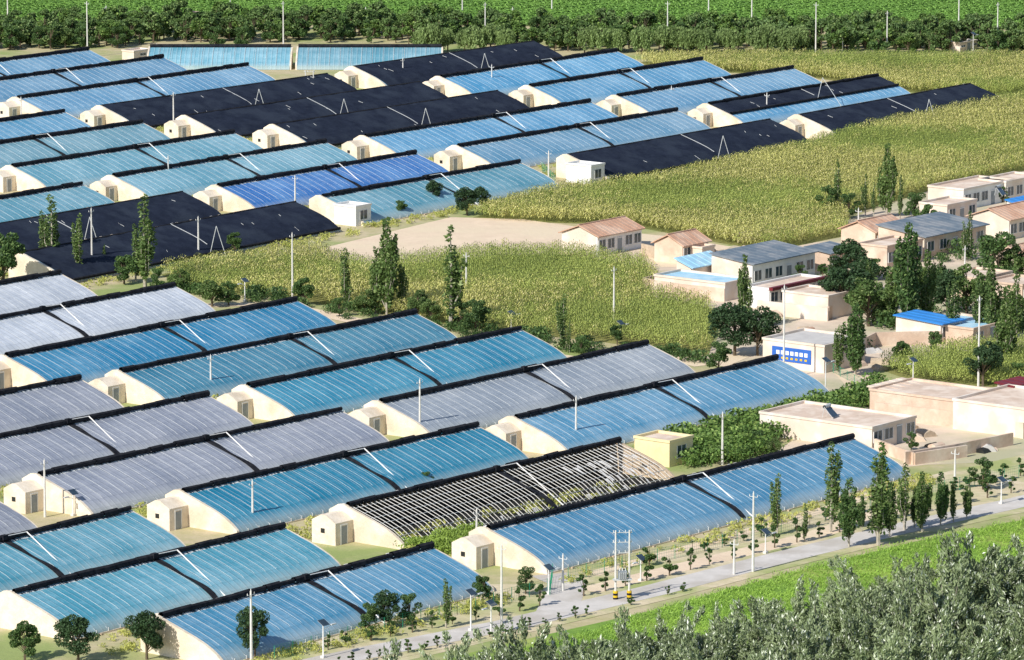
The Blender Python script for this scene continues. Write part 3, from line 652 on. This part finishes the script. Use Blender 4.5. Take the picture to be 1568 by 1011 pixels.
for t in[('b',5,440,350),('b',38,1012,948),('d',120,1016,943),('d',225,1010,935),('d',390,1008,930,.8),('b',275,448,408),('b',325,470,425,1.3),('b',350,468,432,1.2),('b',465,468,422),('b',728,512,455),('b',705,505,460),('d',1125,545,465,1.1),('d',1160,545,470,1.0),('b',945,528,495),('d',715,330,288,1.2),('d',738,322,286),('d',665,318,277,.8),('b',612,332,305,1.1),
 ('d',1295,432,368,1.1),('d',1290,480,405,1.2),('b',1330,500,420,1.2),('b',1350,490,430),('d',1505,592,525,1),('b',1528,440,355,1.1),('b',1560,440,370),('b',740,925,878,.9),('b',805,910,868),('b',1505,750,702,1.1),('b',652,745,722,1.2),('b',716,728,716,1.3),('b',360,388,353),('b',1225,432,405,1.2),('b',190,435,388,1.2),('b',240,445,410),('b',1400,338,295,1.2),('b',1300,335,295),('b',1268,330,285),('b',1535,310,285,1.1),('b',1545,335,300),
 ('b',565,968,920,.9),('d',595,962,905,.9),('b',627,955,908,.9),('b',20,425,385,1.2),('b',1395,690,662),('b',1185,700,668),('b',1160,690,660,1.2),('b',1040,400,385),('b',1480,480,400),('d',1450,480,415),('b',1545,500,440),('b',1380,560,520),('b',1340,430,395),('b',1260,425,402),('b',1420,350,310),('b',520,485,455),('b',640,490,440),('b',660,495,455),('b',1100,570,520),('b',890,545,515),('b',560,482,440),('b',1515,400,362,1.2),('b',1548,400,366),('d',1320,450,395,1.1),('b',1400,455,410,1.2),('b',1430,540,505),('b',1275,470,430,1.1),('b',1560,590,555)]: tree(*t)
def ry(x): return np.interp(x,[p[0] for p in ROAD],[p[1] for p in ROAD])
for i in range(34):
    x=500+i/33*1080; y=ry(x)-17; h=random.uniform(24,40)
    if abs(x-865)>22: tree('s',x+random.uniform(-4,4),y,y-h,random.uniform(.9,1.3))
for i in range(22):
    x=1000+i*27+random.uniform(-6,6); y=ry(x)-40
    if random.random()<.5: tree('s',x,y,y-random.uniform(18,42),random.uniform(.9,1.3))
for i in range(26):
    x=520+i*21; y=ry(x)+13
    if x>780 and random.random()<.5: continue
    tree('s',x+random.uniform(-5,5),y,y-random.uniform(14,24),1.2)
belt=empty('tree_belt',(0,0,0),0)
B=[(-120,80),(200,74),(226,66),(430,66),(520,66),(700,72),(800,78),(1150,81),(1700,86),(1750,60),(1300,54),(900,52),(700,46),(560,44),(330,42),(200,48),(-120,52)]
p=rows(B,3.3,3.3,.45,UA,.85); r=rng.random(len(p))
for i,(lo,hi,a,b_) in enumerate(((0,.35,.32,.64),(.35,.6,.34,.68),(.6,.85,.28,.58),(.85,1,.3,.6))):
    k=(r>=lo)&(r<hi); instancer('belt_trees',p[k],BLT[i],a,b_,parent=belt)
for x in list(range(640,790,22))+list(range(890,1250,20))+[1180,1400,1560]: tree('w',x+random.uniform(-8,8),80+random.uniform(-1,3),78-random.uniform(34,46),1.1)
for x in (330,372,1380,1430,20,60,100,180): tree('b',x,74,40,1.1)
# silvery trees on the near slope
xs=[560,640,900,1040,1200,1300,1450,1568,1750]; ys=[1030,992,952,932,896,864,836,822,804]
for k in range(4):
    x=600+random.uniform(0,30)-k*8
    while x<1720:
        yt=np.interp(x,xs,ys)+k*36+random.uniform(-16,22); hb=125+random.uniform(-10,50); tree_h=hgt(yt+hb,yt)
        s=tree_h/9.3; addobj('silver_leaf_tree',random.choice(SIL),P(x,yt+hb),random.uniform(0,6.28),(s*1.0,s*1.0,s)); x+=random.uniform(32,52)
